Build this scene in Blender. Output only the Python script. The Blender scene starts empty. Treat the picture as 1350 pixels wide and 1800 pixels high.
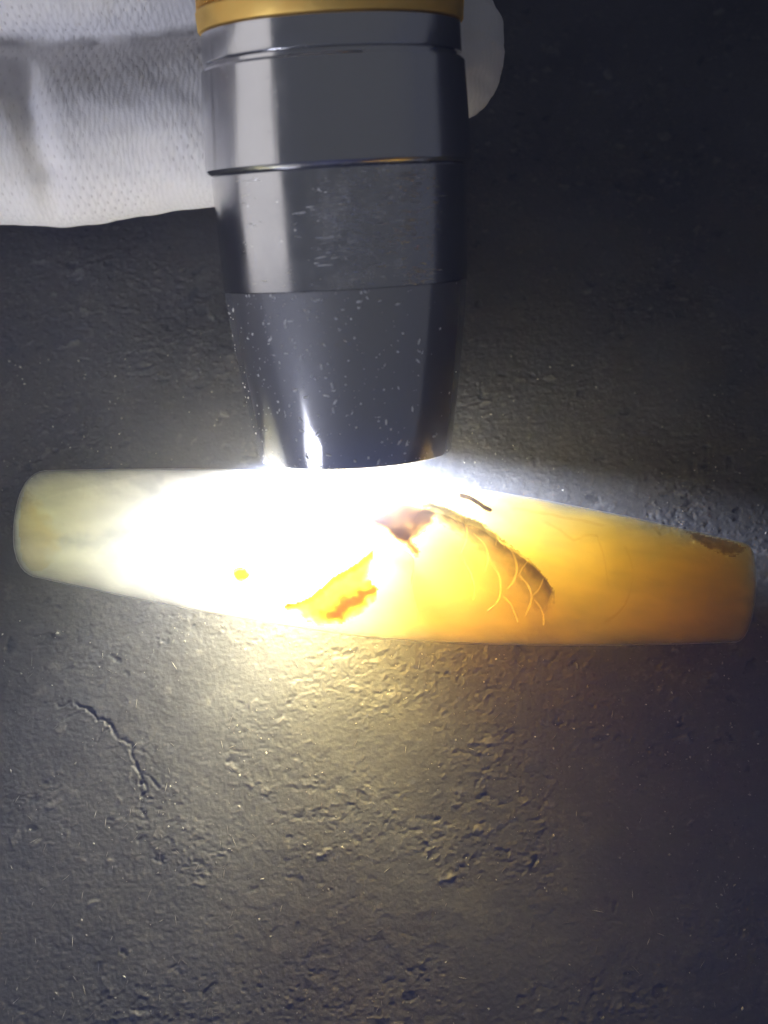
import bpy, bmesh, math, random
import numpy as np
from mathutils import Vector, Matrix, Quaternion
from mathutils.bvhtree import BVHTree

MM = 0.001
rnd = random.Random(7)
scene = bpy.context.scene
C = scene.collection

# ------------------------------------------------------------------ camera
F = 2600.0                      # focal length in photograph pixels (1350 wide)
PITCH = math.radians(20)
FWD = Vector((0, math.sin(PITCH), -math.cos(PITCH)))
RIGHT = Vector((1, 0, 0))
UP = Vector((0, math.cos(PITCH), math.sin(PITCH)))


def ray(px, py):
    return FWD + RIGHT * ((px - 675) / F) + UP * ((900 - py) / F)


BEAD_R = 6.62
CAM = Vector((0, 0, BEAD_R)) - 121.0 * ray(680, 981)      # millimetres


def at_depth(px, py, d):
    return CAM + ray(px, py) * d


def at_z(px, py, z):
    r = ray(px, py)
    return CAM + r * ((z - CAM.z) / r.z)


def project(p):
    d = p - CAM
    k = d.dot(FWD)
    return 675 + F * d.dot(RIGHT) / k, 900 - F * d.dot(UP) / k, k


cam_data = bpy.data.cameras.new('camera')
cam = bpy.data.objects.new('camera', cam_data)
C.objects.link(cam)
cam.matrix_world = Matrix.Translation(CAM * MM) @ Matrix((RIGHT, UP, -FWD)).transposed().to_4x4()
cam_data.sensor_fit = 'HORIZONTAL'
cam_data.sensor_width = 36
cam_data.lens = 36 * F / 1350
cam_data.clip_start = 0.005
cam_data.clip_end = 20
cam_data.dof.use_dof = True
cam_data.dof.focus_distance = 0.121
cam_data.dof.aperture_fstop = 42
scene.camera = cam

# ------------------------------------------------------------------ world and exposure
world = bpy.data.worlds.new('World')
scene.world = world
world.use_nodes = True
bg = world.node_tree.nodes['Background']
bg.inputs[0].default_value = (0.95, 0.97, 1.0, 1)
bg.inputs[1].default_value = 0.10
scene.view_settings.view_transform = 'Standard'
scene.view_settings.look = 'None'
scene.view_settings.exposure = 0
scene.view_settings.gamma = 1
cy = scene.cycles
cy.use_denoising = True
cy.max_bounces = 24
cy.volume_bounces = 14
cy.diffuse_bounces = 4
cy.glossy_bounces = 5
cy.transparent_max_bounces = 40
cy.transmission_bounces = 8
cy.caustics_reflective = False
cy.caustics_refractive = False
cy.sample_clamp_indirect = 12
cy.volume_step_rate = 1.0

# ------------------------------------------------------------------ torch frame (needed by the lamps)
TIP = at_depth(625, 796, 119.6)
TORCH_TILT = math.radians(11)
axis_img = (RIGHT * (583 - 625) + UP * (796 - 30)).normalized()
AX = (axis_img * math.cos(TORCH_TILT) - FWD * math.sin(TORCH_TILT)).normalized()   # tip -> tail
TX = (RIGHT - AX * RIGHT.dot(AX)).normalized()
TY = AX.cross(TX)                                                                    # away from the camera
TORCH_M = Matrix((TX, TY, AX)).transposed().to_4x4()


def area_light(name, loc, target, sx, sy, power, color, upv=Vector((0, 0, 1)), shape='RECTANGLE'):
    ld = bpy.data.lights.new(name, 'AREA')
    ld.shape = shape
    ld.size = sx * MM
    if shape == 'RECTANGLE':
        ld.size_y = sy * MM
    ld.energy = power
    ld.color = color
    o = bpy.data.objects.new(name, ld)
    C.objects.link(o)
    z = (loc - target).normalized()
    x = upv.cross(z).normalized()
    y = z.cross(x)
    o.matrix_world = Matrix.Translation(loc * MM) @ Matrix((x, y, z)).transposed().to_4x4()
    return o


# window light off to the left of the bench: what the polished torch mirrors
tc = TIP + AX * 24
th = math.radians(-73)
wdir = (TX * math.sin(th) - TY * math.cos(th)).normalized()
wcen = tc + wdir * 140 + AX * 14
area_light('window_light', wcen, wcen - wdir, 124, 84, 0.75 * math.pi * 0.124 * 0.084, (1.0, 0.955, 0.94), upv=AX)

# added fill light, no known source, low on the near left side: it whitens the glove and the slate a little
dl = Vector((-105, -100, 40))
area_light('glove_fill', dl, Vector((-22, 40, 12)), 50, 42, 0.008, (0.80, 0.83, 1.0)).data.spread = math.radians(40)

# the torch's own lamp, a disc behind the bezel rim
LAMP_R = 4.2
lamp_c = TIP + AX * 0.8 - TX * 2.8
TORCH_POWER = 0.29
lamp = area_light('torch_lamp', lamp_c, lamp_c - AX, LAMP_R * 2, 0, TORCH_POWER, (0.66, 0.74, 1.0), upv=TX, shape='DISK')
lamp.data.spread = math.radians(158)


# ------------------------------------------------------------------ helpers
def mesh_obj(name, verts, faces, mat, parent=None, smooth=True, mw=None):
    me = bpy.data.meshes.new(name)
    me.from_pydata([tuple(v) for v in verts], [], faces)
    me.update()
    if smooth:
        me.polygons.foreach_set('use_smooth', [True] * len(me.polygons))
    o = bpy.data.objects.new(name, me)
    C.objects.link(o)
    if mat:
        me.materials.append(mat)
    if parent:
        o.parent = parent
    return o


def tag(o, label=None, category=None, kind=None, group=None):
    for k, v in (('label', label), ('category', category), ('kind', kind), ('group', group)):
        if v:
            o[k] = v
    return o


def new_mat(name):
    m = bpy.data.materials.new(name)
    m.use_nodes = True
    nt = m.node_tree
    nt.nodes.clear()
    out = nt.nodes.new('ShaderNodeOutputMaterial')
    return m, nt, out


class NT:
    """small node-graph builder"""

    def __init__(self, nt):
        self.nt = nt

    def n(self, kind, ins=None, **props):
        nd = self.nt.nodes.new(kind)
        for k, v in props.items():
            setattr(nd, k, v)
        for k, v in (ins or {}).items():
            s = nd.inputs[k]
            if isinstance(v, bpy.types.NodeSocket):
                self.nt.links.new(v, s)
            else:
                s.default_value = v
        return nd

    def math(self, op, a, b=0.0, c=None, clamp=False):
        ins = {0: a, 1: b}
        if c is not None:
            ins[2] = c
        return self.n('ShaderNodeMath', ins, operation=op, use_clamp=clamp).outputs[0]

    def noise(self, vec, scale, detail=4, rough=0.55, out='Fac'):
        return self.n('ShaderNodeTexNoise', {'Vector': vec, 'Scale': scale, 'Detail': detail, 'Roughness': rough}).outputs[out]

    def ramp(self, fac, stops):
        r = self.n('ShaderNodeValToRGB', {0: fac})
        el = r.color_ramp.elements
        while len(el) > 1:
            el.remove(el[-1])
        el[0].position = stops[0][0]
        el[0].color = tuple(stops[0][1]) + (1,)
        for p, c in stops[1:]:
            e = el.new(p)
            e.color = tuple(c) + (1,)
        return r.outputs[0]

    def step(self, x, a, b):
        return self.n('ShaderNodeMapRange', {0: x, 1: a, 2: b, 3: 0.0, 4: 1.0}, interpolation_type='SMOOTHSTEP').outputs[0]

    def mixc(self, f, a, b, mode='MIX'):
        m = self.n('ShaderNodeMix', None, data_type='RGBA', blend_type=mode)
        for idx, v in ((0, f), (6, a), (7, b)):
            s = m.inputs[idx]
            if isinstance(v, bpy.types.NodeSocket):
                self.nt.links.new(v, s)
            else:
                s.default_value = v if not isinstance(v, tuple) or len(v) == 4 else v + (1,)
        return m.outputs[2]

    def link(self, a, b):
        self.nt.links.new(a, b)


# numpy lattice noise
_rs = np.random.RandomState(11)
_T = _rs.rand(8, 256, 256)


def vnoise(x, y, k=0):
    xi = np.floor(x).astype(int)
    yi = np.floor(y).astype(int)
    fx, fy = x - xi, y - yi
    fx = fx * fx * fx * (fx * (fx * 6 - 15) + 10)
    fy = fy * fy * fy * (fy * (fy * 6 - 15) + 10)
    t = _T[k % 8]
    a = t[xi % 256, yi % 256]
    b = t[(xi + 1) % 256, yi % 256]
    c = t[xi % 256, (yi + 1) % 256]
    d = t[(xi + 1) % 256, (yi + 1) % 256]
    return (a * (1 - fx) + b * fx) * (1 - fy) + (c * (1 - fx) + d * fx) * fy


def fbm(x, y, k=0, octv=4, gain=0.5):
    s, a, t = 0, 1, 0
    for i in range(octv):
        s = s + a * vnoise(x * 2 ** i + 17.3 * i, y * 2 ** i + 5.1 * i, k + i)
        t += a
        a *= gain
    return s / t


def sstep(x, a, b):
    t = np.clip((x - a) / (b - a), 0, 1)
    return t * t * (3 - 2 * t)


# ------------------------------------------------------------------ slate surface
m_slate, nt, out = new_mat('slate')
g = NT(nt)
tcn = g.n('ShaderNodeTexCoord').outputs['Object']
n1 = g.noise(tcn, 90, 6)
n2 = g.noise(tcn, 900, 5, 0.6)
n3 = g.noise(tcn, 4200, 3, 0.6)
col = g.ramp(n1, [(0.3, (0.052, 0.051, 0.048)), (0.7, (0.080, 0.078, 0.073))])
col = g.mixc(g.step(n2, 0.55, 0.75), col, (0.102, 0.100, 0.094))
att = g.n('ShaderNodeAttribute', attribute_name='chip').outputs['Fac']
col = g.mixc(g.math('MAXIMUM', att, 0.0), col, (0.15, 0.145, 0.135))
col = g.mixc(g.math('MULTIPLY', g.math('MAXIMUM', g.math('MULTIPLY', att, -1.0), 0.0), 0.85), col, (0.022, 0.022, 0.021))
n4 = g.noise(tcn, 2600, 4, 0.65)
col = g.mixc(g.math('MULTIPLY', g.step(n4, 0.62, 0.72), 0.55), col, (0.17, 0.165, 0.155))
col = g.mixc(g.math('MULTIPLY', g.step(n4, 0.40, 0.30), 0.6), col, (0.03, 0.03, 0.029))
n5 = g.noise(tcn, 35, 4, 0.6)
col = g.mixc(g.math('MULTIPLY', g.step(n5, 0.5, 0.7), 0.35), col, (0.045, 0.045, 0.047))
hgt = g.math('ADD', g.math('MULTIPLY', n2, 0.6), g.math('MULTIPLY', n3, 0.4))
bmp = g.n('ShaderNodeBump', {'Strength': 0.6, 'Distance': 0.00013, 'Height': hgt}).outputs[0]
rough = g.n('ShaderNodeMapRange', {0: n2, 1: 0.3, 2: 0.7, 3: 0.45, 4: 0.7}).outputs[0]
bs = g.n('ShaderNodeBsdfPrincipled', {'Base Color': col, 'Roughness': rough, 'Normal': bmp, 'Specular IOR Level': 0.35})
g.link(bs.outputs[0], out.inputs[0])


def axis_coords(lo, hi, step, far_lo, far_hi):
    a = list(np.arange(lo, hi, step))
    s, v = step, lo
    left = []
    while v > far_lo:
        s *= 1.25
        v -= s
        left.append(v)
    s, v = step, a[-1]
    right = []
    while v < far_hi:
        s *= 1.25
        v += s
        right.append(v)
    return np.array(left[::-1] + a + right)


def slate_height(x, y):
    big = (fbm(x / 22, y / 22, 0, 3) - 0.5) * 0.6
    mid = (fbm(x / 3.2, y / 3.2, 1, 4) - 0.5) * 0.09
    patch = sstep(fbm(x / 9 + 40, y / 7, 2, 4, 0.6), 0.40, 0.66)            # where the skin is rough
    q = fbm(x / 0.60 + y * 0.25, y / 0.42, 3, 3, 0.55)
    pits = -sstep(q, 0.60, 0.78) * 0.05 * (0.3 + patch)
    q2 = fbm(x / 0.40 + 9, y / 0.28 + x * 0.3, 4, 3, 0.6)
    bump = sstep(q2, 0.62, 0.80) * 0.05 * (0.25 + patch)
    fine = (fbm(x / 0.30, y / 0.24, 5, 3, 0.7) - 0.5) * 0.055
    # thin cleaved layers
    lay = fbm(x / 11 + 3, y / 8 + 8, 6, 5, 0.6) * 7
    fr = lay - np.floor(lay)
    layer = sstep(fr, 0.0, 0.06) * 0.0 + (np.floor(lay) + sstep(fr, 0.90, 1.0)) * 0.02
    return big + mid + pits + bump + fine + layer, bump


def crack(x, y, pts, w, depth):
    d = np.full(x.shape, 1e9)
    side = np.zeros(x.shape)
    for (ax_, ay_), (bx_, by_) in zip(pts[:-1], pts[1:]):
        ux, uy = bx_ - ax_, by_ - ay_
        L = ux * ux + uy * uy
        t = np.clip(((x - ax_) * ux + (y - ay_) * uy) / L, 0, 1)
        dx, dy = x - ax_ - t * ux, y - ay_ - t * uy
        dd = np.hypot(dx, dy)
        m = dd < d
        d = np.where(m, dd, d)
        side = np.where(m, np.sign(ux * dy - uy * dx), side)
    wob = (fbm(x / 1.1, y / 1.1, 2, 4, 0.65) - 0.5)
    sd = d * side + wob * 9 * w + (fbm(x / 0.35, y / 0.35, 6, 2) - 0.5) * 3 * w
    depth = depth * np.clip(0.2 + 1.7 * fbm(x / 1.6 + 4, y / 1.6, 5, 3), 0, 1.3) * sstep(-d, -3 * w, -w)
    groove = -np.exp(-(sd / w) ** 2) * depth
    lip = np.exp(-((sd + 1.7 * w) / (w * 0.9)) ** 2) * depth * 0.25
    return groove + lip


STEP = 0.105
gx = axis_coords(-38, 38, STEP, -420, 420)
gy = axis_coords(at_z(675, 1800, 0).y - 3, at_z(675, 0, 0).y + 2, STEP, -420, 420)
X, Y = np.meshgrid(gx, gy, indexing='ij')
H, chipw = slate_height(X, Y)
cpx = [(105, 1236), (150, 1246), (195, 1275), (228, 1312), (240, 1350), (252, 1395)]
cpts = [tuple(at_z(a, b, 0).xy) for a, b in cpx]
branches = [[(150, 1246), (128, 1252), (112, 1262)], [(195, 1275), (176, 1288), (168, 1302)], [(228, 1312), (247, 1318), (262, 1330)],
            [(240, 1350), (262, 1362), (274, 1384)], [(250, 1390), (246, 1420), (256, 1446)], [(105, 1236), (84, 1230), (70, 1236)]]
H += crack(X, Y, cpts, 0.17, 0.17)
for br in branches:
    H += crack(X, Y, [tuple(at_z(a, b, 0).xy) for a, b in br], 0.09, 0.08)
H -= 0.42                                                     # rest level under the bead and torch
nx, ny = X.shape
# chips: small flakes broken out of the skin and flakes standing proud, thickest where it is rough
i0, j0 = int(np.searchsorted(gx, -37.9)), int(np.searchsorted(gy, at_z(675, 1800, 0).y - 2.9))
crs = np.random.RandomState(5)
CH = np.zeros_like(H)
cnt = 0
while cnt < 5200:
    cx_, cy_ = crs.uniform(-37, 37), crs.uniform(gy[j0] + .5, at_z(675, 0, 0).y)
    dn_ = float(fbm(np.array([cx_ / 9 + 40]), np.array([cy_ / 7]), 2, 4, 0.6)[0])
    if crs.rand() > 0.10 + 0.9 * float(sstep(np.array([dn_]), 0.40, 0.64)[0]):
        continue
    cnt += 1
    big_ = crs.rand() ** 5
    ra = (0.10 + 0.42 * big_) * crs.uniform(0.8, 1.6)
    rb = ra * crs.uniform(0.35, 0.8)
    an_ = crs.normal(0.15, 0.5)
    amp = (0.038 + 0.065 * big_) * crs.uniform(0.6, 1.2) * (1 if crs.rand() < 0.45 else -1)
    ci, cj = int((cx_ - gx[i0]) / STEP) + i0, int((cy_ - gy[j0]) / STEP) + j0
    k_ = int(1.7 * ra / STEP) + 2
    sl_ = (slice(max(0, ci - k_), ci + k_ + 1), slice(max(0, cj - k_), cj + k_ + 1))
    dx_, dy_ = X[sl_] - cx_, Y[sl_] - cy_
    uu_ = (dx_ * math.cos(an_) + dy_ * math.sin(an_)) / ra
    vv_ = (-dx_ * math.sin(an_) + dy_ * math.cos(an_)) / rb
    rad_ = np.hypot(uu_, vv_) + (vnoise(dx_ / (ra * .55) + cx_ * 7 + 500, dy_ / (ra * .55) + cy_ * 7 + 500, cnt) - .5) * 0.9
    # one edge steep, the other running out
    CH[sl_] += amp * sstep(-rad_, -1.0, -0.72) * (0.6 + 0.4 * np.clip(vv_, -1, 1) * (1 if cnt % 2 else -1))
H = H + CH
chipw = chipw * 0.5 + CH * 1.1
co = np.empty((nx * ny, 3))
co[:, 0], co[:, 1], co[:, 2] = X.ravel(), Y.ravel(), H.ravel()
co *= MM
idx = np.arange(nx * ny).reshape(nx, ny)
quads = np.stack([idx[:-1, :-1], idx[1:, :-1], idx[1:, 1:], idx[:-1, 1:]], -1).reshape(-1, 4)
me = bpy.data.meshes.new('slate_surface')
me.vertices.add(len(co))
me.vertices.foreach_set('co', co.ravel())
me.loops.add(quads.size)
me.loops.foreach_set('vertex_index', quads.ravel().astype(np.int32))
me.polygons.add(len(quads))
me.polygons.foreach_set('loop_start', np.arange(0, quads.size, 4, dtype=np.int32))
me.update()
me.polygons.foreach_set('use_smooth', np.ones(len(quads), dtype=bool))
a = me.attributes.new('chip', 'FLOAT', 'POINT')
a.data.foreach_set('value', np.clip(chipw.ravel() / 0.10, -1, 1).astype(np.float32) * 0.8)
me.materials.append(m_slate)
slate = bpy.data.objects.new('slate_surface', me)
C.objects.link(slate)
tag(slate, 'dark grey rough slate surface with pits and a curved crack', kind='structure')


def slate_z(x, y):
    xa, ya = np.array([x]), np.array([y])
    return float(slate_height(xa, ya)[0][0] + crack(xa, ya, cpts, 0.17, 0.15)[0] - 0.42)


# loose grit and lint on the slate
m_grit, nt, out = new_mat('grit')
g = NT(nt)
geo = g.n('ShaderNodeNewGeometry').outputs['Random Per Island']
col = g.ramp(geo, [(0.0, (0.10, 0.098, 0.09)), (0.7, (0.25, 0.24, 0.21)), (1.0, (0.6, 0.58, 0.5))])
bs = g.n('ShaderNodeBsdfPrincipled', {'Base Color': col, 'Roughness': 0.5})
g.link(bs.outputs[0], out.inputs[0])
gv, gf = [], []


def add_grain(x, y, z, sx, sy, sz, rot):
    b0 = len(gv)
    c, s = math.cos(rot), math.sin(rot)
    pts = [(-1, -.6, 0), (.2, -1, 0), (1, .3, 0), (-.3, 1, 0), (-.3, -.2, 1), (.4, .2, .8)]
    for (a, b, h) in pts:
        a, b = a * sx * rnd.uniform(.6, 1.2), b * sy * rnd.uniform(.6, 1.2)
        gv.append(((x + a * c - b * s) * MM, (y + a * s + b * c) * MM, (z + h * sz) * MM))
    for f in ((0, 1, 4), (1, 5, 4), (1, 2, 5), (2, 3, 5), (3, 4, 5), (3, 0, 4)):
        gf.append(tuple(b0 + i for i in f))


for i in range(3600):
    px, py = rnd.uniform(-60, 1410), rnd.uniform(620, 1860)
    p = at_z(px, py, 0)
    dens = float(fbm(np.array([p.x / 9 + 40]), np.array([p.y / 7]), 2, 4, 0.6)[0])
    if rnd.random() > sstep(np.array([dens]), 0.35, 0.62)[0] * 0.9 + 0.1:
        continue
    s = rnd.choice([0.03, 0.035, 0.04, 0.05, 0.06, 0.08, 0.11])
    add_grain(p.x, p.y, slate_z(p.x, p.y) - 0.01, s * rnd.uniform(.8, 1.8), s, s * rnd.uniform(.6, 1.1), rnd.uniform(0, 6.3))
for i in range(150):                                          # short fibres
    px, py = rnd.choice([(rnd.uniform(0, 420), rnd.uniform(1140, 1800)), (rnd.uniform(0, 1350), rnd.uniform(1140, 1800))])
    p = at_z(px, py, 0)
    a0 = rnd.gauss(1.5, 0.7)
    z0 = slate_z(p.x, p.y)
    add_grain(p.x, p.y, z0 + 0.02, rnd.uniform(.2, .55), 0.022, 0.04, a0)
grit = mesh_obj('grit', gv, gf, m_grit, smooth=False)
tag(grit, 'pale grit and lint scattered over the dark slate', 'grit', kind='stuff')

# ------------------------------------------------------------------ stone bead
pL = at_z(36, 917, BEAD_R)
pR = at_z(1316, 1043, BEAD_R)
bc = (pL + pR) / 2
bdir = (pR - pL)
BL = bdir.length
bdir.normalize()
BEAD_M = Matrix.Translation(bc * MM) @ Matrix.Rotation(math.atan2(bdir.y, bdir.x), 4, 'Z')

m_bead, nt, out = new_mat('translucent_stone')
g = NT(nt)
obj = g.n('ShaderNodeTexCoord').outputs['Object']
sep = g.n('ShaderNodeSeparateXYZ', {0: obj})
wob = g.noise(obj, 110, 3)
xx = g.math('ADD', g.math('MULTIPLY', sep.outputs[0], 1000), g.math('MULTIPLY', g.math('SUBTRACT', wob, 0.5), 4))
tt = g.n('ShaderNodeMapRange', {0: xx, 1: -29.0, 2: 29.0, 3: 0.0, 4: 1.0}).outputs[0]
# stops give the single-scattering albedo along the stone; turned into an absorption colour over 2.5 x the scattering density
alb = [(0.0, (0.9999, 0.986, 0.66)), (0.12, (0.9999, 0.993, 0.86)), (0.22, (0.9998, 0.992, 0.95)), (0.30, (0.998, 0.935, 0.78)), (0.42, (0.975, 0.85, 0.57)),
       (0.54, (0.95, 0.785, 0.45)), (0.66, (0.945, 0.77, 0.39)), (0.78, (0.95, 0.77, 0.35)), (1.0, (0.86, 0.64, 0.24))]
scol = g.ramp(tt, [(p, tuple(max(0.0, 1 - (1 / c - 1) / 2.5) for c in col_)) for p, col_ in alb])
dens_a = g.n('ShaderNodeMath', {0: 2.5}, operation='MULTIPLY')
band = g.noise(g.n('ShaderNodeVectorMath', {0: obj, 1: (1.0, 2.6, 2.2)}, operation='MULTIPLY').outputs[0], 200, 5, 0.62)
dens = g.n('ShaderNodeMapRange', {0: band, 1: 0.36, 2: 0.66, 3: 65.0, 4: 265.0}).outputs[0]
dens = g.math('MULTIPLY', dens, g.n('ShaderNodeMapRange', {0: tt, 1: 0.05, 2: 0.30, 3: 1.1, 4: 1.0}).outputs[0])
sc = g.n('ShaderNodeVolumeScatter', {'Color': (1, 1, 1, 1), 'Density': dens, 'Anisotropy': 0.5})
g.link(dens, dens_a.inputs[1])
ab = g.n('ShaderNodeVolumeAbsorption', {'Color': scol, 'Density': dens_a.outputs[0]})
addv = g.n('ShaderNodeAddShader', {0: sc.outputs[0], 1: ab.outputs[0]})
g.link(addv.outputs[0], out.inputs[1])
fr = g.n('ShaderNodeFresnel', {'IOR': 1.45}).outputs[0]
fr = g.math('MULTIPLY', g.math('MULTIPLY', fr, 0.7), g.math('SUBTRACT', 1.0, g.n('ShaderNodeNewGeometry').outputs['Backfacing']))
tr = g.n('ShaderNodeBsdfTransparent', {'Color': (1, 1, 1, 1)})
gl = g.n('ShaderNodeBsdfGlossy', {'Color': (1, 1, 1, 1), 'Roughness': 0.5})
mx = g.n('ShaderNodeMixShader', {0: fr, 1: tr.outputs[0], 2: gl.outputs[0]})
g.link(mx.outputs[0], out.inputs[0])


def bead_radius(t):
    """t in -1..1 along the axis (mm)"""
    rl, rr = 4.20, 3.95
    re = rl if t < 0 else rr
    return BEAD_R - (BEAD_R - re) * abs(t) ** 1.6


prof = []
hl = BL / 2
cr = 1.5                                                      # rounding of the left end, sharper at the right
NSEG = 120
xs = []
for i in range(9):                                            # left cap
    a_ = i / 8 * math.pi / 2
    re = bead_radius(-1 + 2.0 / hl)
    prof.append((-hl + 0.25 + 1.75 * (1 - math.sin(a_)), re - 1.9 * (1 - math.cos(a_))))
prof = [(-hl, 0.0), (-hl + 0.05, 1.0), (-hl + 0.18, 1.9)] + sorted(prof, key=lambda q: q[0])
for i in range(1, 64):
    x = -hl + 2.0 + (BL - 2.9) * i / 64
    prof.append((x, bead_radius(x / hl)))
re = bead_radius(1 - 0.9 / hl)
for i in range(7):
    a_ = i / 6 * math.pi / 2
    prof.append((hl - 0.9 + 0.75 * math.sin(a_), re - 0.9 * (1 - math.cos(a_))))
prof += [(hl - 0.06, 2.2), (hl, 1.0), (hl, 0.0)]
vv, ff = [], []
rows = []
for (x, r) in prof:
    if r < 1e-6:
        rows.append([len(vv)])
        vv.append((x * MM, 0, 0))
    else:
        row = []
        for k in range(NSEG):
            a_ = 2 * math.pi * k / NSEG
            row.append(len(vv))
            vv.append((x * MM, r * math.cos(a_) * MM, r * math.sin(a_) * MM))
        rows.append(row)
for r0, r1 in zip(rows[:-1], rows[1:]):
    for k in range(NSEG):
        k2 = (k + 1) % NSEG
        if len(r0) == 1:
            ff.append((r0[0], r1[k], r1[k2]))
        elif len(r1) == 1:
            ff.append((r0[k], r1[0], r0[k2]))
        else:
            ff.append((r0[k], r1[k], r1[k2], r0[k2]))
bead = mesh_obj('stone_bead', vv, ff, m_bead)
bm = bmesh.new()
bm.from_mesh(bead.data)
bmesh.ops.recalc_face_normals(bm, faces=bm.faces)
bm.to_mesh(bead.data)
BEAD_BVH = BVHTree.FromBMesh(bm)
bm.free()
bead.matrix_world = BEAD_M
tag(bead, 'barrel shaped stone bead glowing white to amber in front of the flashlight', 'bead')
BEAD_INV = BEAD_M.inverted()


def on_bead(px, py, inset):
    """point on the bead's near side seen at a pixel, sunk by inset mm, in bead coordinates"""
    o = BEAD_INV @ (CAM * MM)
    d = (BEAD_INV.to_3x3() @ ray(px, py)).normalized()
    hit, nrm, i, dist = BEAD_BVH.ray_cast(o, d)
    if hit is None:
        return None
    return hit - nrm * inset * MM


def inside(poly, x, y):
    c = False
    j = len(poly) - 1
    for i in range(len(poly)):
        xi, yi = poly[i]
        xj, yj = poly[j]
        if (yi > y) != (yj > y) and x < (xj - xi) * (y - yi) / (yj - yi) + xi:
            c = not c
        j = i
    return c


def seg_dist(x, y, pts):
    d = 1e9
    for (ax_, ay_), (bx_, by_) in zip(pts[:-1], pts[1:]):
        ux, uy = bx_ - ax_, by_ - ay_
        L = ux * ux + uy * uy + 1e-9
        t = max(0, min(1, ((x - ax_) * ux + (y - ay_) * uy) / L))
        d = min(d, math.hypot(x - ax_ - t * ux, y - ay_ - t * uy))
    return d


def stain_mat(name, color, noise_scale=900, lo=0.25, hi=0.6, strength=1.0):
    m, nt, out = new_mat(name)
    g = NT(nt)
    a_ = g.n('ShaderNodeAttribute', attribute_name='stain').outputs['Fac']
    ob = g.n('ShaderNodeTexCoord').outputs['Object']
    nz = g.noise(ob, noise_scale, 4, 0.6)
    w = g.math('MULTIPLY', a_, g.n('ShaderNodeMapRange', {0: nz, 1: lo, 2: hi, 3: 0.8 if strength > 5 else 0.55, 4: 1.0}).outputs[0], clamp=True)
    c = g.n('ShaderNodeGamma', {0: tuple(color) + (1,), 1: g.math('MULTIPLY', w, strength)}).outputs[0]
    t = g.n('ShaderNodeBsdfTransparent', {'Color': c})
    g.link(t.outputs[0], out.inputs[0])
    return m


def stain(name, poly, mat, weight, step=3.0, inset=0.06, label=None, warp=16.0):
    x0, x1 = min(p[0] for p in poly), max(p[0] for p in poly)
    y0, y1 = min(p[1] for p in poly), max(p[1] for p in poly)
    nx_, ny_ = int((x1 - x0) / step) + 2, int((y1 - y0) / step) + 2
    ids, vs, ws, fs = {}, [], [], []

    def vid(i, j):
        if (i, j) not in ids:
            x, y = x0 + i * step, y0 + j * step
            p = on_bead(x, y, inset)
            if p is None:
                ids[(i, j)] = None
            else:
                ids[(i, j)] = len(vs)
                vs.append(p)
                wx = (float(fbm(np.array([x / 14.0]), np.array([y / 14.0]), 1, 3)[0]) - .5) * warp
                wy = (float(fbm(np.array([x / 14.0 + 50]), np.array([y / 14.0]), 2, 3)[0]) - .5) * warp
                ws.append(max(0.0, min(1.0, weight(x + wx, y + wy))))
        return ids[(i, j)]
    for i in range(nx_):
        for j in range(ny_):
            if inside(poly, x0 + (i + .5) * step, y0 + (j + .5) * step):
                q = [vid(i, j), vid(i + 1, j), vid(i + 1, j + 1), vid(i, j + 1)]
                if None not in q:
                    fs.append(tuple(q))
    o = mesh_obj(name, vs, fs, mat, bead)
    at = o.data.attributes.new('stain', 'FLOAT', 'POINT')
    at.data.foreach_set('value', ws)
    if label:
        o['label'] = label
    return o


def closed(p):
    return p + [p[0]]


# inner fractures: steep sheets that cut the light off towards both ends
def fracture(path, color, name='inner_fracture', depth=0.12):
    m, nt, out = new_mat(name)
    g = NT(nt)
    ob = g.n('ShaderNodeTexCoord').outputs['Object']
    nz = g.noise(ob, 420, 4, 0.6)
    c = g.mixc(g.step(nz, 0.3, 0.75), color, tuple(min(1, q * 1.7) for q in color))
    t = g.n('ShaderNodeBsdfTransparent', {'Color': c})
    g.link(t.outputs[0], out.inputs[0])
    sp_ = smooth_path(path)
    top = [on_bead(x, y, depth) for x, y in sp_]
    top = [p for p in top if p is not None]
    vs, fs = [], []
    N = 10
    for i, p in enumerate(top):
        x = p.x / MM
        r = bead_radius(x / hl) - depth - 0.1
        y = max(-r * .985, min(r * .985, p.y / MM))
        zt_ = math.sqrt(max(0, r * r - y * y))
        for k in range(N + 1):
            t = k / N
            vs.append(((x + 1.3 * t * math.sin(i * .13 + 1) - 0.6 * t) * MM, y * MM, (zt_ * (1 - 2 * t)) * MM))
    for i in range(len(top) - 1):
        for k in range(N):
            a_ = i * (N + 1) + k
            fs.append((a_, a_ + 1, a_ + N + 2, a_ + N + 1))
    return mesh_obj(name, vs, fs, m, bead)


def smooth_path(pts, n=10):
    o = []
    P = [pts[0]] + pts + [pts[-1]]
    for i in range(1, len(P) - 2):
        for k in range(n):
            t = k / n
            p0, p1, p2, p3 = P[i - 1], P[i], P[i + 1], P[i + 2]
            o.append(tuple(0.5 * ((2 * p1[c]) + (-p0[c] + p2[c]) * t + (2 * p0[c] - 5 * p1[c] + 4 * p2[c] - p3[c]) * t * t
                                  + (-p0[c] + 3 * p1[c] - 3 * p2[c] + p3[c]) * t ** 3) for c in (0, 1)))
    o.append(pts[-1])
    return o


fracture([(628, 833), (640, 870), (650, 910), (690, 945), (728, 980), (722, 1030), (730, 1080)], (0.26, 0.21, 0.12), depth=1.3)
fracture([(600, 846), (660, 862), (700, 868), (740, 878), (784, 890), (816, 906), (848, 918), (880, 944), (912, 968), (940, 992), (960, 1016), (975, 1040)], (0.34, 0.27, 0.15), depth=0.9)

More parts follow.
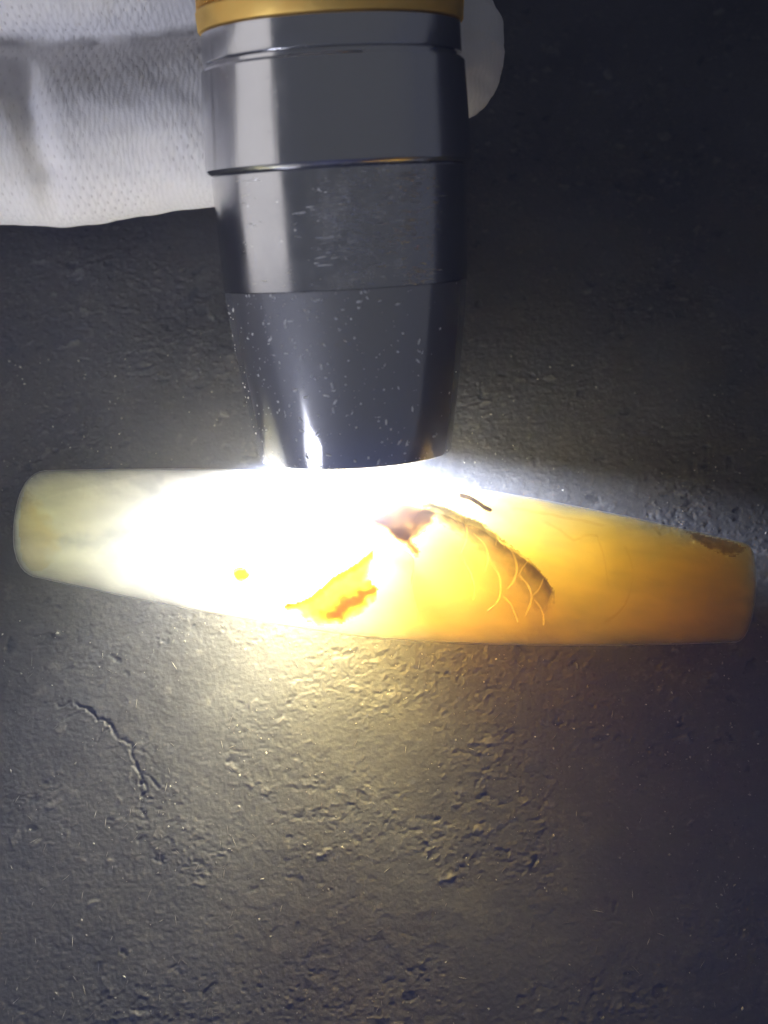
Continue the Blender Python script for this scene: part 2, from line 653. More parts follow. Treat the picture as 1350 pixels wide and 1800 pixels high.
# brown mass in the middle
m_brown = stain_mat('brown_inclusion', (0.44, 0.385, 0.31), strength=4.7)
pA = [(640, 908), (660, 888), (684, 866), (705, 868), (728, 880), (768, 896), (764, 918), (744, 936), (727, 950), (738, 968),
      (734, 982), (716, 964), (696, 948), (668, 930), (648, 920)]
darkA = [(640, 910), (668, 930), (696, 948), (716, 964), (734, 982)]
stain('brown_inclusion', pA, m_brown, lambda x, y: min(1, seg_dist(x, y, closed(pA)) / 11) * (0.75 + 0.5 * math.exp(-seg_dist(x, y, darkA) / 12)),
      label='mauve brown cloudy inclusion at the middle of the bead')
# blue-grey fracture plane with a dark upper rim
m_grey = stain_mat('grey_fracture', (0.24, 0.22, 0.17), 500, strength=2.7)
upB = [(732, 879), (760, 880), (784, 890), (816, 906), (848, 918), (880, 944), (912, 968), (940, 992), (960, 1016), (975, 1040)]
pB = upB + [(973, 1070), (952, 1082), (930, 1066), (914, 1042), (900, 1018), (882, 998), (858, 980), (826, 960), (806, 940), (778, 924), (752, 906)]
stain('fracture_plane', pB, m_grey, lambda x, y: min(1, seg_dist(x, y, closed(pB)) / 7) * (0.80 * math.exp(-seg_dist(x, y, upB) / 4.0) + 0.58 * math.exp(-seg_dist(x, y, upB) / 20.0)) * (1.5 - 1.05 * max(0.0, min(1.0, (x - 770) / 150))),
      label='long curved blue grey fracture with a dark upper rim')
# dark cracks
m_dark = stain_mat('dark_crack', (0.04, 0.025, 0.015))


def line_stain(name, pts, w, mat, peak=1.0, step=1.5, label=None):
    up_ = [(x, y - w) for x, y in pts]
    dn = [(x, y + w) for x, y in pts]
    poly = [(pts[0][0] - w, pts[0][1])] + up_ + [(pts[-1][0] + w, pts[-1][1])] + dn[::-1]
    return stain(name, poly, mat, lambda x, y: peak * min(1, max(0, (w - seg_dist(x, y, pts)) / (w * .5))), step=step, label=label, warp=5.0)


line_stain('crack', [(810, 870), (826, 874), (840, 882), (852, 891), (862, 896)], 4.5, m_dark, label='short dark crack near the upper edge of the bead')
line_stain('crack', [(604, 857), (646, 857), (676, 860), (700, 859), (723, 862)], 3.4, m_dark, 0.9)
# wing shaped orange inclusion at the lower left
m_orange = stain_mat('orange_inclusion', (0.69, 0.47, 0.10), 700, strength=4.0)
rimE = [(656, 966), (634, 984), (612, 1000), (596, 1008), (580, 1019), (564, 1034), (548, 1048), (534, 1056), (524, 1060), (502, 1063)]
pE = rimE + [(500, 1072), (522, 1076), (536, 1092), (560, 1100), (600, 1098), (640, 1078), (662, 1054), (664, 1034), (654, 1028), (648, 1010), (656, 990)]
barE = [(656, 1034), (640, 1046), (622, 1056), (604, 1066), (594, 1078), (576, 1084)]
stain('orange_inclusion', pE, m_orange,
      lambda x, y: min(1, seg_dist(x, y, closed(pE)) / 14) * 0.33 + 0.85 * math.exp(-(seg_dist(x, y, rimE) / 7) ** 2) + 0.95 * math.exp(-(seg_dist(x, y, barE) / 8) ** 2),
      label='orange brown wing shaped inclusion at the lower left of the middle')
# small orange dot
pF = [(423 + 14 * math.cos(k * .524) + 2 * math.cos(k * 1.3), 1010 + 13 * math.sin(k * .524)) for k in range(12)]
stain('dot_inclusion', pF, m_orange, lambda x, y: min(1, 0.55 + seg_dist(x, y, [(412, 1000), (423, 1010)]) / 40) * min(1, seg_dist(x, y, closed(pF)) / 2), step=1.5,
      label='small round orange dot in the white part')
# brown corner at the right end
pG = [(1204, 930), (1225, 936), (1250, 943), (1290, 952), (1312, 962), (1304, 972), (1290, 978), (1270, 974), (1250, 966), (1232, 956), (1216, 946)]
m_corner = stain_mat('brown_corner', (0.42, 0.30, 0.22), 1500)
stain('brown_corner', pG, m_corner, lambda x, y: min(1, seg_dist(x, y, closed(pG)[4:] + []) / 5) * (0.95 - 0.4 * max(0, (x - 1240) / 70)),
      label='dark brown corner at the right end of the bead')
# soft clouds in the pale left end
m_cloud = stain_mat('grey_cloud', (0.74, 0.76, 0.82), 300)
lineH = [(118, 952), (160, 952), (205, 938), (262, 922)]
pH = [(90, 950), (130, 930), (200, 915), (270, 905), (292, 920), (270, 950), (220, 968), (150, 975), (100, 970)]
stain('grey_cloud', pH, m_cloud, lambda x, y: math.exp(-(seg_dist(x, y, lineH) / 12) ** 2) * 0.6, label='soft blue grey cloud band in the pale left end')
pI = [(200, 831), (292, 831), (286, 880), (262, 880), (225, 850)]
stain('grey_cloud', pI, m_cloud, lambda x, y: min(1, seg_dist(x, y, closed(pI)) / 16) * 0.6)
m_honey = stain_mat('honey_cloud', (0.98, 0.88, 0.66), 300)
pJ = [(32, 930), (36, 885), (46, 852), (70, 872), (96, 912), (120, 945), (100, 985), (72, 1004), (52, 1004), (38, 985)]
stain('honey_cloud', pJ, m_honey, lambda x, y: min(1, seg_dist(x, y, closed(pJ)[2:7]) / 26) * (0.8 - 0.4 * max(0, y - 940) / 60), label='honey coloured cloud at the left tip of the bead')
# faint growth lines in the amber half
m_line = stain_mat('growth_line', (0.82, 0.72, 0.52), 700)
for gp in ([(960, 918), (982, 928), (998, 942), (1012, 948), (1030, 940), (1050, 941)], [(1100, 960), (1109, 985), (1112, 1012), (1106, 1046), (1090, 1076), (1060, 1096)],
           [(920, 880), (960, 886), (1010, 896)], [(1050, 941), (1062, 980), (1070, 1030)], [(900, 893), (950, 900), (1020, 914), (1060, 922)]):
    line_stain('growth_line', smooth_path(gp, 5), 3.6, m_line, 0.17)
# pale veins crossing the fracture: thin healed seams that catch the light
m_vein, nt, out = new_mat('pale_vein')
g = NT(nt)
t_ = g.n('ShaderNodeBsdfTranslucent', {'Color': (1, 0.86, 0.5, 1)})
d_ = g.n('ShaderNodeBsdfTransparent', {'Color': (1, 1, 1, 1)})
mx = g.n('ShaderNodeMixShader', {0: 0.5, 1: d_.outputs[0], 2: t_.outputs[0]})
g.link(mx.outputs[0], out.inputs[0])


def vein(pts, w=1.6, inset=0.15):
    sp = smooth_path(pts)
    vs, fs = [], []
    for i, (x, y) in enumerate(sp):
        a_, b_ = sp[max(0, i - 1)], sp[min(len(sp) - 1, i + 1)]
        dx, dy = b_[0] - a_[0], b_[1] - a_[1]
        L = math.hypot(dx, dy) or 1
        ww = w * (0.35 + 0.65 * math.sin(math.pi * (i + 0.5) / (len(sp) + 0.5)))
        p = on_bead(x - dy / L * ww, y + dx / L * ww, inset)
        q = on_bead(x + dy / L * ww, y - dx / L * ww, inset)
        if p is None or q is None:
            continue
        vs += [p, q]
    for k in range(len(vs) // 2 - 1):
        fs.append((2 * k, 2 * k + 1, 2 * k + 3, 2 * k + 2))
    return mesh_obj('vein', vs, fs, m_vein, bead)


def z6(pts):
    return [(480 + a / 2.5, 820 + b / 2.5) for a, b in pts]


for p, w in ((z6([(760, 190), (810, 200), (850, 260), (850, 320), (825, 380)]), 2.2), (z6([(880, 290), (930, 340), (945, 400), (930, 460)]), 1.8),
             (z6([(830, 400), (865, 460), (885, 530), (880, 590)]), 1.6), (z6([(1015, 330), (1055, 380), (1072, 440), (1060, 500), (1030, 540)]), 2.2),
             (z6([(1085, 480), (1125, 530), (1135, 590), (1110, 660)]), 1.8), (z6([(955, 420), (990, 470), (1000, 540), (985, 600), (940, 640)]), 1.5),
             (z6([(1150, 590), (1185, 640), (1190, 700)]), 1.5), (z6([(1010, 570), (1050, 620), (1075, 690)]), 1.3),
             (z6([(655, 165), (640, 200), (615, 240)]), 1.6), (z6([(520, 130), (510, 190), (480, 240)]), 2.2),
             (z6([(1190, 490), (1170, 540), (1140, 570)]), 1.4), (z6([(1120, 415), (1095, 450), (1080, 480)]), 1.4), (z6([(985, 305), (980, 345)]), 1.4), (z6([(1010, 330), (1020, 358)]), 1.3)):
    vein(p, w * 0.85)

# ------------------------------------------------------------------ flashlight
torch = bpy.data.objects.new('flashlight', None)
C.objects.link(torch)
torch.empty_display_size = 0.01
torch.matrix_world = Matrix.Translation(TIP * MM) @ TORCH_M
tag(torch, 'chrome and gold metal flashlight held in the glove, its lit end against the bead', 'flashlight')


def s_of_y(py):
    lo, hi = -20.0, 120.0
    for _ in range(50):
        m = (lo + hi) / 2
        if project(TIP + AX * m)[1] > py:
            lo = m
        else:
            hi = m
    return lo


def R(py, hw):
    s = s_of_y(py)
    k = project(TIP + AX * s)[2]
    return s, hw * k / F


def metal(name, color, rough=0.08, bump=None):
    m, nt, out = new_mat(name)
    g = NT(nt)
    ob = g.n('ShaderNodeTexCoord').outputs['Object']
    nz = g.noise(ob, 260, 5, 0.6)
    rr = g.n('ShaderNodeMapRange', {0: nz, 1: 0.35, 2: 0.75, 3: rough, 4: rough * 1.8}).outputs[0]
    b = g.n('ShaderNodeBsdfPrincipled', {'Base Color': color + (1,), 'Metallic': 1.0, 'Roughness': rr})
    g.link(b.outputs[0], out.inputs[0])
    return m, g, b, ob


m_chrome, g, b, ob = metal('chrome', (0.64, 0.64, 0.66), 0.14)
sp = g.n('ShaderNodeSeparateXYZ', {0: ob})
angc = g.math('ARCTAN2', sp.outputs[0], g.math('MULTIPLY', sp.outputs[1], -1))
cylc = g.n('ShaderNodeCombineXYZ', {0: g.math('MULTIPLY', angc, 7.0), 1: g.math('MULTIPLY', sp.outputs[2], 40.0), 2: 0.0}).outputs[0]
nick = g.step(g.noise(ob, 1500, 2, 0.5), 0.68, 0.74)
pol = g.math('SUBTRACT', g.math('MULTIPLY', g.noise(cylc, 1.0, 3, 0.5), 1.0), g.math('MULTIPLY', nick, 0.35))
g.link(g.n('ShaderNodeBump', {'Strength': 0.12, 'Distance': 0.00025, 'Height': pol}).outputs[0], b.inputs['Normal'])
m_gold, g, b, ob = metal('gold_anodised', (1.0, 0.68, 0.20), 0.46)
nb = g.noise(ob, 2600, 3)
bmpn = g.n('ShaderNodeBump', {'Strength': 0.25, 'Distance': 0.0001, 'Height': nb}).outputs[0]
g.link(bmpn, b.inputs['Normal'])
# worn bezel chrome: sharp reflections under a soft bloom of micro scratches
m_bezel, g, b, ob = metal('worn_chrome', (0.60, 0.59, 0.57), 0.09)
b2 = g.n('ShaderNodeBsdfPrincipled', {'Base Color': (0.66, 0.66, 0.70, 1), 'Metallic': 1.0, 'Roughness': 0.55})
mxb = g.n('ShaderNodeMixShader', {0: 0.25, 1: b.outputs[0], 2: b2.outputs[0]})
g.link(mxb.outputs[0], [n for n in g.nt.nodes if n.type == 'OUTPUT_MATERIAL'][0].inputs[0])
# scuffed chrome: fine scratches run round the sleeve
m_scuff, g, b, ob = metal('scuffed_chrome', (0.64, 0.64, 0.66), 0.14)
sp = g.n('ShaderNodeSeparateXYZ', {0: ob})
ang = g.math('ARCTAN2', sp.outputs[0], g.math('MULTIPLY', sp.outputs[1], -1))
cyl = g.n('ShaderNodeCombineXYZ', {0: g.math('MULTIPLY', ang, 4.0), 1: g.math('MULTIPLY', sp.outputs[2], 4600.0), 2: 0.0}).outputs[0]
cyl2 = g.n('ShaderNodeCombineXYZ', {0: g.math('MULTIPLY', ang, 3.4), 1: g.math('MULTIPLY', sp.outputs[2], 260.0), 2: 3.0}).outputs[0]
scr = g.noise(cyl, 1.0, 5, 0.75)
msk = g.step(g.noise(cyl2, 1.3, 5, 0.7), 0.40, 0.62)
win = g.math('MULTIPLY', g.step(ang, -0.30, -0.05), g.math('SUBTRACT', 1.0, g.step(ang, 0.72, 0.95)))
hh = g.math('MULTIPLY', g.step(scr, 0.50, 0.68), g.math('MULTIPLY', msk, win))
sm_ = g.math('MULTIPLY', win, g.math('MULTIPLY', msk, 0.25))
b2 = g.n('ShaderNodeBsdfPrincipled', {'Base Color': (0.95, 0.93, 0.90, 1), 'Metallic': 1.0, 'Roughness': 0.42})
bmpn = g.n('ShaderNodeBump', {'Strength': 1.0, 'Distance': 0.00022, 'Height': hh}).outputs[0]
g.link(bmpn, b2.inputs['Normal'])
mxs = g.n('ShaderNodeMixShader', {0: g.math('MAXIMUM', g.math('MULTIPLY', hh, 0.9), sm_), 1: b.outputs[0], 2: b2.outputs[0]})
g.link(mxs.outputs[0], [n for n in g.nt.nodes if n.type == 'OUTPUT_MATERIAL'][0].inputs[0])

m_lens, nt, out = new_mat('lit_lens')
g = NT(nt)
e = g.n('ShaderNodeEmission', {'Color': (0.66, 0.74, 1.0, 1), 'Strength': 6.0})
g.link(e.outputs[0], out.inputs[0])
m_inner, g, b, ob = metal('reflector_metal', (0.8, 0.8, 0.82), 0.2)


def lathe(name, prof, mat, seg=160, smooth_ang=30, label=None, flip=False):
    vs, fs, rows = [], [], []
    for (s, r) in prof:
        row = []
        for k in range(seg):
            a_ = 2 * math.pi * k / seg
            row.append(len(vs))
            vs.append((r * math.cos(a_) * MM, r * math.sin(a_) * MM, s * MM))
        rows.append(row)
    for r0, r1 in zip(rows[:-1], rows[1:]):
        for k in range(seg):
            k2 = (k + 1) % seg
            fs.append((r0[k], r0[k2], r1[k2], r1[k]))
    o = mesh_obj(name, vs, fs, mat, torch)
    b_ = bmesh.new()
    b_.from_mesh(o.data)
    bmesh.ops.recalc_face_normals(b_, faces=b_.faces)
    for e_ in b_.edges:
        if len(e_.link_faces) == 2 and e_.calc_face_angle(0) > math.radians(smooth_ang):
            e_.smooth = False
    b_.to_mesh(o.data)
    b_.free()
    if label:
        o['label'] = label
    return o


s_tip, r_tip = R(797, 168)
s5, r5 = R(500, 213)
s3, r3 = R(303, 224)
sl0, rl0 = R(300, 232)
sl1, rl1 = R(276, 233)
sg0, rg0 = R(116, 232)
sg1, rg1 = R(106, 226)
sc1, rc1 = R(52, 228)
sy0, ry0 = R(50, 233)
sy1, ry1 = R(12, 236)
# bezel cone with a rolled rim
lathe('bezel', [(s5 - 0.02, r5 - 1.4), (1.6, r_tip - 1.0), (0.0, r_tip - 0.75), (-0.14, r_tip - 0.55), (-0.16, r_tip - 0.3), (-0.05, r_tip - 0.06), (0.12, r_tip),
                (s5 * 0.25, r_tip + (r5 - r_tip) * 0.29), (s5 * 0.5, r_tip + (r5 - r_tip) * 0.56), (s5 * 0.75, r_tip + (r5 - r_tip) * 0.80), (s5 - 0.05, r5 - 0.03), (s5 - 0.02, r5 - 1.4)], m_bezel)
lathe('head_sleeve', [(s5, r5 - 1.4), (s5, r5 + 0.02), (s5 + (s3 - s5) * 0.5, r5 + (r3 - r5) * 0.55), (s3, r3), (s3 + 0.02, r3 - 1.0)], m_scuff,
      label='scuffed chrome sleeve with fine scratches round it')
lathe('collar', [(sl0 + 0.02, rl0 - 1.6), (sl0 - 0.02, rl0 - 0.45), (sl0 + 0.18, rl0 - 0.12), (sl0 + 0.38, rl0 + 0.03), (sl0 + 0.62, rl1), (sl0 + 0.9, rl1 + 0.0),
                 (sg0 - 0.2, rg0), (sg0 - 0.02, rg0 - 0.12), (sg0, rg0 - 0.6)], m_chrome)
lathe('retaining_ring', [(sg0 - 0.1, rg1 - 1.0), (sg0 + 0.02, rg1 - 0.28), (sg1 - 0.1, rg1 - 0.28), (sg1, rg1), (sg1 + 0.12, rg1 + 0.05), (sc1 - 0.1, rc1), (sc1, rc1 - 0.1), (sc1 + .01, rc1 - 0.9)], m_chrome)
lathe('barrel', [(sy0 - 0.02, ry0 - 1.5), (sy0, ry0 - 0.08), (sy0 + 0.12, ry0), (sy1 - 0.15, ry1), (sy1, ry1 - 0.12), (sy1 + 0.05, ry1 - 0.5),
                 (sy1 + 14, ry1 - 0.5), (sy1 + 14.1, ry1), (sy1 + 16, ry1), (sy1 + 16.2, ry1 - 1.4), (sy1 + 60, ry1 - 1.4), (sy1 + 60.5, ry1 - 0.6), (sy1 + 70, ry1 - 0.8), (sy1 + 71, ry1 - 2), (sy1 + 71, 0.01)], m_gold,
      label='gold coloured metal barrel with a smooth ring')
# knurl: fine upright ridges round the gold grip
kv, kf = [], []
NK = 96
for k in range(NK):
    a0 = 2 * math.pi * k / NK
    b0 = len(kv)
    hw_ = 2 * math.pi / NK * 0.30
    for s in (sy1 + 0.1, sy1 + 13.9):
        for da, r in ((-hw_, ry1 - 0.52), (-hw_ * .5, ry1 - 0.1), (hw_ * .5, ry1 - 0.1), (hw_, ry1 - 0.52)):
            kv.append((r * math.cos(a0 + da) * MM, r * math.sin(a0 + da) * MM, s * MM))
    kf += [(b0 + i, b0 + i + 1, b0 + 5 + i, b0 + 4 + i) for i in range(3)] + [(b0, b0 + 1, b0 + 2, b0 + 3), (b0 + 4, b0 + 5, b0 + 6, b0 + 7)]
mesh_obj('knurling', kv, kf, m_gold, torch, smooth=False)
# lens disc just behind the lamp
lv = [(0, 0, 1.35 * MM)] + [((r_tip - 1.0) * math.cos(2 * math.pi * k / 64) * MM, (r_tip - 1.0) * math.sin(2 * math.pi * k / 64) * MM, 1.35 * MM) for k in range(64)]
mesh_obj('lens', lv, [(0, 1 + k, 1 + (k + 1) % 64) for k in range(64)], m_lens, torch)
lamp.parent = torch
lamp.matrix_parent_inverse = torch.matrix_world.inverted()

# dust flecks and nicks on the bezel
m_dust, nt, out = new_mat('dust')
g = NT(nt)
bs = g.n('ShaderNodeBsdfPrincipled', {'Base Color': (0.8, 0.8, 0.8, 1), 'Roughness': 0.7})
g.link(bs.outputs[0], out.inputs[0])
dv, df = [], []


def bezel_r(s):
    t = max(0, min(1, s / s5))
    return float(np.interp(t, [0, .25, .5, .75, 1], [r_tip, r_tip + (r5 - r_tip) * .29, r_tip + (r5 - r_tip) * .56, r_tip + (r5 - r_tip) * .80, r5]))


def add_dust(s, a_, ls, la, rot):
    b0 = len(dv)
    rr_ = bezel_r(s)
    c, sn = math.cos(rot), math.sin(rot)
    for (u, v, h) in ((-1, -.5, 0), (0, -1, 0), (1, -.2, 0), (.6, 1, 0), (-.7, .8, 0), (0, 0, 1)):
        du, dvv = u * ls, v * la
        ds = du * c - dvv * sn
        da = (du * sn + dvv * c) / rr_
        r = bezel_r(s + ds) + 0.004 + h * min(ls, la) * 0.8
        dv.append((r * math.cos(a_ + da) * MM, r * math.sin(a_ + da) * MM, (s + ds) * MM))
    df.extend([tuple(b0 + i for i in f) for f in ((0, 1, 5), (1, 2, 5), (2, 3, 5), (3, 4, 5), (4, 0, 5))])


for i in range(420):
    s = s5 * rnd.random() ** 1.0
    a_ = -math.pi / 2 + rnd.gauss(-0.35, 0.65)
    sz = rnd.choice([0.025, 0.03, 0.04, 0.06, 0.10])
    el = rnd.choice([1, 1.3, 2.6])
    add_dust(min(max(s, 0.2), s5 - 0.2), a_, sz * el, sz, rnd.uniform(0, 3.1))
o = mesh_obj('dust', dv, df, m_dust, torch, smooth=False)
o['kind'] = 'stuff'

# scratches on the sleeve: fine slivers turned up out of the chrome, running round it in two worn strips
m_scr, g, b, ob = metal('scratch_metal', (0.80, 0.79, 0.77), 0.30)
sv, sf = [], []


def sleeve_r(s):
    t = max(0, min(1, (s - s5) / (s3 - s5)))
    return float(np.interp(t, [0, .5, 1], [r5 + 0.02, r5 + (r3 - r5) * 0.55, r3]))


for i in range(1500):
    u_ = rnd.random()
    if u_ < 0.55:
        a_ = rnd.gauss(0.14, 0.16)
        s = s5 + (s3 - s5) * min(0.97, max(0.05, rnd.gauss(0.58, 0.22)))
    elif u_ < 0.9:
        a_ = rnd.gauss(0.56, 0.07)
        s = s5 + (s3 - s5) * rnd.uniform(0.0, 0.95)
    else:
        a_ = rnd.uniform(-0.9, 0.9)
        s = s5 + (s3 - s5) * rnd.uniform(0.03, 0.97)
    if fbm(np.array([a_ * 9 + 20]), np.array([s * 1.3]), 3, 3)[0] < 0.46:
        continue
    half = rnd.uniform(0.06, 0.4) * rnd.choice([0.4, 0.7, 1.0, 1.8]) / 10.0
    w_ = rnd.uniform(0.02, 0.07)
    lift = w_ * rnd.uniform(0.3, 1.15)
    slope = rnd.gauss(0, 0.04)
    b0 = len(sv)
    for k in range(4):
        t = k / 3 * 2 - 1
        an_ = -math.pi / 2 + a_ + half * t
        taper = 1 - 0.8 * abs(t)
        s_ = s + slope * t
        for ds_, dr_ in ((0, 0.002), (w_ * taper, 0.002 + lift * taper), (w_ * 1.3 * taper, 0.0)):
            r_ = sleeve_r(s_ + ds_) + dr_
            sv.append((r_ * math.cos(an_) * MM, r_ * math.sin(an_) * MM, (s_ + ds_) * MM))
    for k in range(3):
        for q in range(2):
            c_ = b0 + k * 3 + q
            sf.append((c_, c_ + 3, c_ + 4, c_ + 1))
o = mesh_obj('scratches', sv, sf, m_scr, torch, smooth=False)
o['kind'] = 'stuff'

# ------------------------------------------------------------------ gloved hand
def TDEPTH(py):
    return project(TIP + AX * s_of_y(py))[2]


def cp(px, py, d, rpx):
    return at_depth(px, py, d), rpx * d / F


print('torch depth at y=230, 0:', TDEPTH(230), TDEPTH(0), 'slate depth at y=230:', project(at_z(400, 230, 0))[2], project(at_z(400, 0, 0))[2])
d0 = TDEPTH(230)
chains = []
chains.append([cp(-950, 180, 124, 200), cp(-560, 250, 126, 172), cp(-200, 246, 129, 160), cp(120, 236, 131, 157), cp(430, 200, 131, 150), cp(640, 130, 130, 142), cp(752, 86, 128, 138)])     # index
chains.append([cp(-900, -170, 121, 190), cp(-560, -90, 123, 165), cp(-200, -82, 126, 156), cp(120, -76, 127, 150), cp(430, -110, 128.5, 146), cp(620, -180, 128, 140), cp(720, -260, 126, 134)])  # middle
chains.append([cp(-900, -480, 119, 180), cp(-560, -400, 120, 160), cp(-150, -390, 122, 150), cp(200, -390, 124, 146), cp(500, -420, 125, 140), cp(690, -480, 123, 132)])      # ring
chains.append([cp(-900, -760, 117, 165), cp(-560, -690, 118, 145), cp(-200, -670, 119, 136), cp(120, -670, 120, 130), cp(380, -700, 121, 124), cp(560, -750, 119, 116)])        # little
chains.append([cp(-1000, -250, 112, 230), cp(-640, -330, 102, 215), cp(-250, -420, 96, 180), cp(150, -430, 93, 165), cp(420, -450, 93, 152), cp(640, -470, 94, 140)])             # thumb
palm = [[cp(-950, 180, 124, 200), cp(-1500, -100, 116, 300)], [cp(-900, -170, 121, 200), cp(-1500, -150, 116, 310)], [cp(-900, -480, 119, 200), cp(-1500, -350, 114, 310)],
        [cp(-900, -760, 117, 190), cp(-1500, -600, 112, 300)], [cp(-1000, -250, 112, 250), cp(-1500, -380, 113, 320)], [cp(-1500, -330, 114, 340), cp(-2300, -500, 110, 330), cp(-3000, -600, 106, 330)]]
hv, hf = [], []


def tube(chain, seg=28):
    P = [c[0] for c in chain]
    Rr = [c[1] for c in chain]
    pts, rad = [], []
    for i in range(len(P) - 1):
        n = max(2, int((P[i + 1] - P[i]).length / 1.5))
        for k in range(n):
            t = k / n
            p0, p1, p2, p3 = P[max(0, i - 1)], P[i], P[i + 1], P[min(len(P) - 1, i + 2)]
            pts.append(0.5 * ((2 * p1) + (p2 - p0) * t + (2 * p0 - 5 * p1 + 4 * p2 - p3) * t * t + (3 * p1 - p0 - 3 * p2 + p3) * t ** 3))
            rad.append(Rr[i] + (Rr[i + 1] - Rr[i]) * t)
    pts.append(P[-1])
    rad.append(Rr[-1])
    # rounded caps
    d0_, d1_ = (pts[0] - pts[1]).normalized(), (pts[-1] - pts[-2]).normalized()
    cap0 = [(pts[0] + d0_ * rad[0] * math.sin(a_), rad[0] * math.cos(a_)) for a_ in (1.5, 1.2, 0.9, 0.6, 0.3)]
    cap1 = [(pts[-1] + d1_ * rad[-1] * math.sin(a_), rad[-1] * math.cos(a_)) for a_ in (0.3, 0.6, 0.9, 1.2, 1.5)]
    full = cap0 + list(zip(pts, rad)) + cap1
    prev = None
    rows = []
    for i, (p, r) in enumerate(full):
        a_, b_ = full[max(0, i - 1)][0], full[min(len(full) - 1, i + 1)][0]
        t = (b_ - a_).normalized()
        x = Vector((0, 0, 1)).cross(t).normalized()
        y = t.cross(x)
        rows.append([len(hv) + k for k in range(seg)])
        for k in range(seg):
            an = 2 * math.pi * k / seg
            hv.append((p + (x * math.cos(an) + y * math.sin(an)) * r) * MM)
    for r0, r1 in zip(rows[:-1], rows[1:]):
        for k in range(seg):
            hf.append((r0[k], r0[(k + 1) % seg], r1[(k + 1) % seg], r1[k]))
    hf.append(tuple(rows[0][::-1]))
    hf.append(tuple(rows[-1]))
    return list(zip(pts, rad))


cl = [tube(c) for c in chains] + [tube(c) for c in palm]
tmp = mesh_obj('hand_source', hv, hf, None)
b_ = bmesh.new()
b_.from_mesh(tmp.data)
bmesh.ops.recalc_face_normals(b_, faces=b_.faces)
b_.to_mesh(tmp.data)
b_.free()
md = tmp.modifiers.new('fuse', 'REMESH')
md.mode = 'VOXEL'
md.voxel_size = 0.0005
sm = tmp.modifiers.new('soft', 'SMOOTH')
sm.factor = 0.5
sm.iterations = 8
dg = bpy.context.evaluated_depsgraph_get()
hme = bpy.data.meshes.new_from_object(tmp.evaluated_get(dg))
bpy.data.objects.remove(tmp)
hco = np.empty(len(hme.vertices) * 3)
hme.vertices.foreach_get('co', hco)
hco = hco.reshape(-1, 3) / MM
hno = np.empty(len(hme.vertices) * 3)
hme.vertices.foreach_get('normal', hno)
hno = hno.reshape(-1, 3)
# knit coordinates: length along the nearest finger and distance round it
best = np.full(len(hco), 1e9)
ks = np.zeros(len(hco))
kt = np.zeros(len(hco))
kw = np.zeros(len(hco))
for c in cl:
    acc = 0.0
    ca = np.array([tuple(p) for p, r in c])
    order = np.argsort(ca[:, 0])
    ca = ca[order]
    an = np.arctan2(hco[:, 1] - np.interp(hco[:, 0], ca[:, 0], ca[:, 1]), hco[:, 2] - np.interp(hco[:, 0], ca[:, 0], ca[:, 2])) * 7.4
    for (p, r), (q, r2) in zip(c[:-1], c[1:]):
        p_, q_ = np.array(p), np.array(q)
        u = q_ - p_
        L = np.linalg.norm(u)
        tr_ = ((hco - p_) @ u) / (L * L)
        t = np.clip(tr_, 0, 1)
        dv_ = hco - p_ - t[:, None] * u
        dist = np.linalg.norm(dv_, axis=1) - r
        m = dist < best
        best = np.where(m, dist, best)
        ks = np.where(m, hco[:, 0], ks)
        kw = np.where(m, an, kw)
        kt = np.where(m, np.clip((tr_ - 1) * L / 3.0, 0, 1) if q is c[-1][0] else 0.0, kt)
        acc += L
# soft folds in the cloth
fold = (fbm(hco[:, 0] / 7 + 50, hco[:, 1] / 5 + hco[:, 2] / 9, 1, 3) - 0.5) * 0.9 + (fbm(hco[:, 0] / 1.6 + 9, hco[:, 1] / 1.6 + hco[:, 2] / 2, 4, 2) - 0.5) * 0.18
fold += (fbm(hco[:, 0] / 3.5 + 7, hco[:, 1] / 0.9 + hco[:, 2] / 3, 3, 3) - 0.5) * 0.55 * sstep(hco[:, 0], 2.0, 5.0)
cfold = [at_depth(30, 120, 124), at_depth(58, 220, 124), at_depth(82, 320, 124), at_depth(96, 400, 128)]
dcr = np.full(len(hco), 1e9)
for p, q in zip(cfold[:-1], cfold[1:]):
    p_, u = np.array(p), np.array(q - p)
    t = np.clip(((hco - p_) @ u) / (u @ u), 0, 1)
    dcr = np.minimum(dcr, np.linalg.norm((hco - p_ - t[:, None] * u) * np.array([1, 1, 0.35]), axis=1))
fold -= np.exp(-(dcr / 1.2) ** 2) * 1.3
hco = hco + hno * fold[:, None]
hme.vertices.foreach_set('co', (hco * MM).ravel())
at_ = hme.attributes.new('knit', 'FLOAT_VECTOR', 'POINT')
kk = np.zeros((len(hco), 3), dtype=np.float32)
kk[:, 0], kk[:, 1], kk[:, 2] = ks, kw, 1 - 0.65 * kt
at_.data.foreach_set('vector', kk.ravel())
hme.polygons.foreach_set('use_smooth', np.ones(len(hme.polygons), dtype=bool))
hme.update()

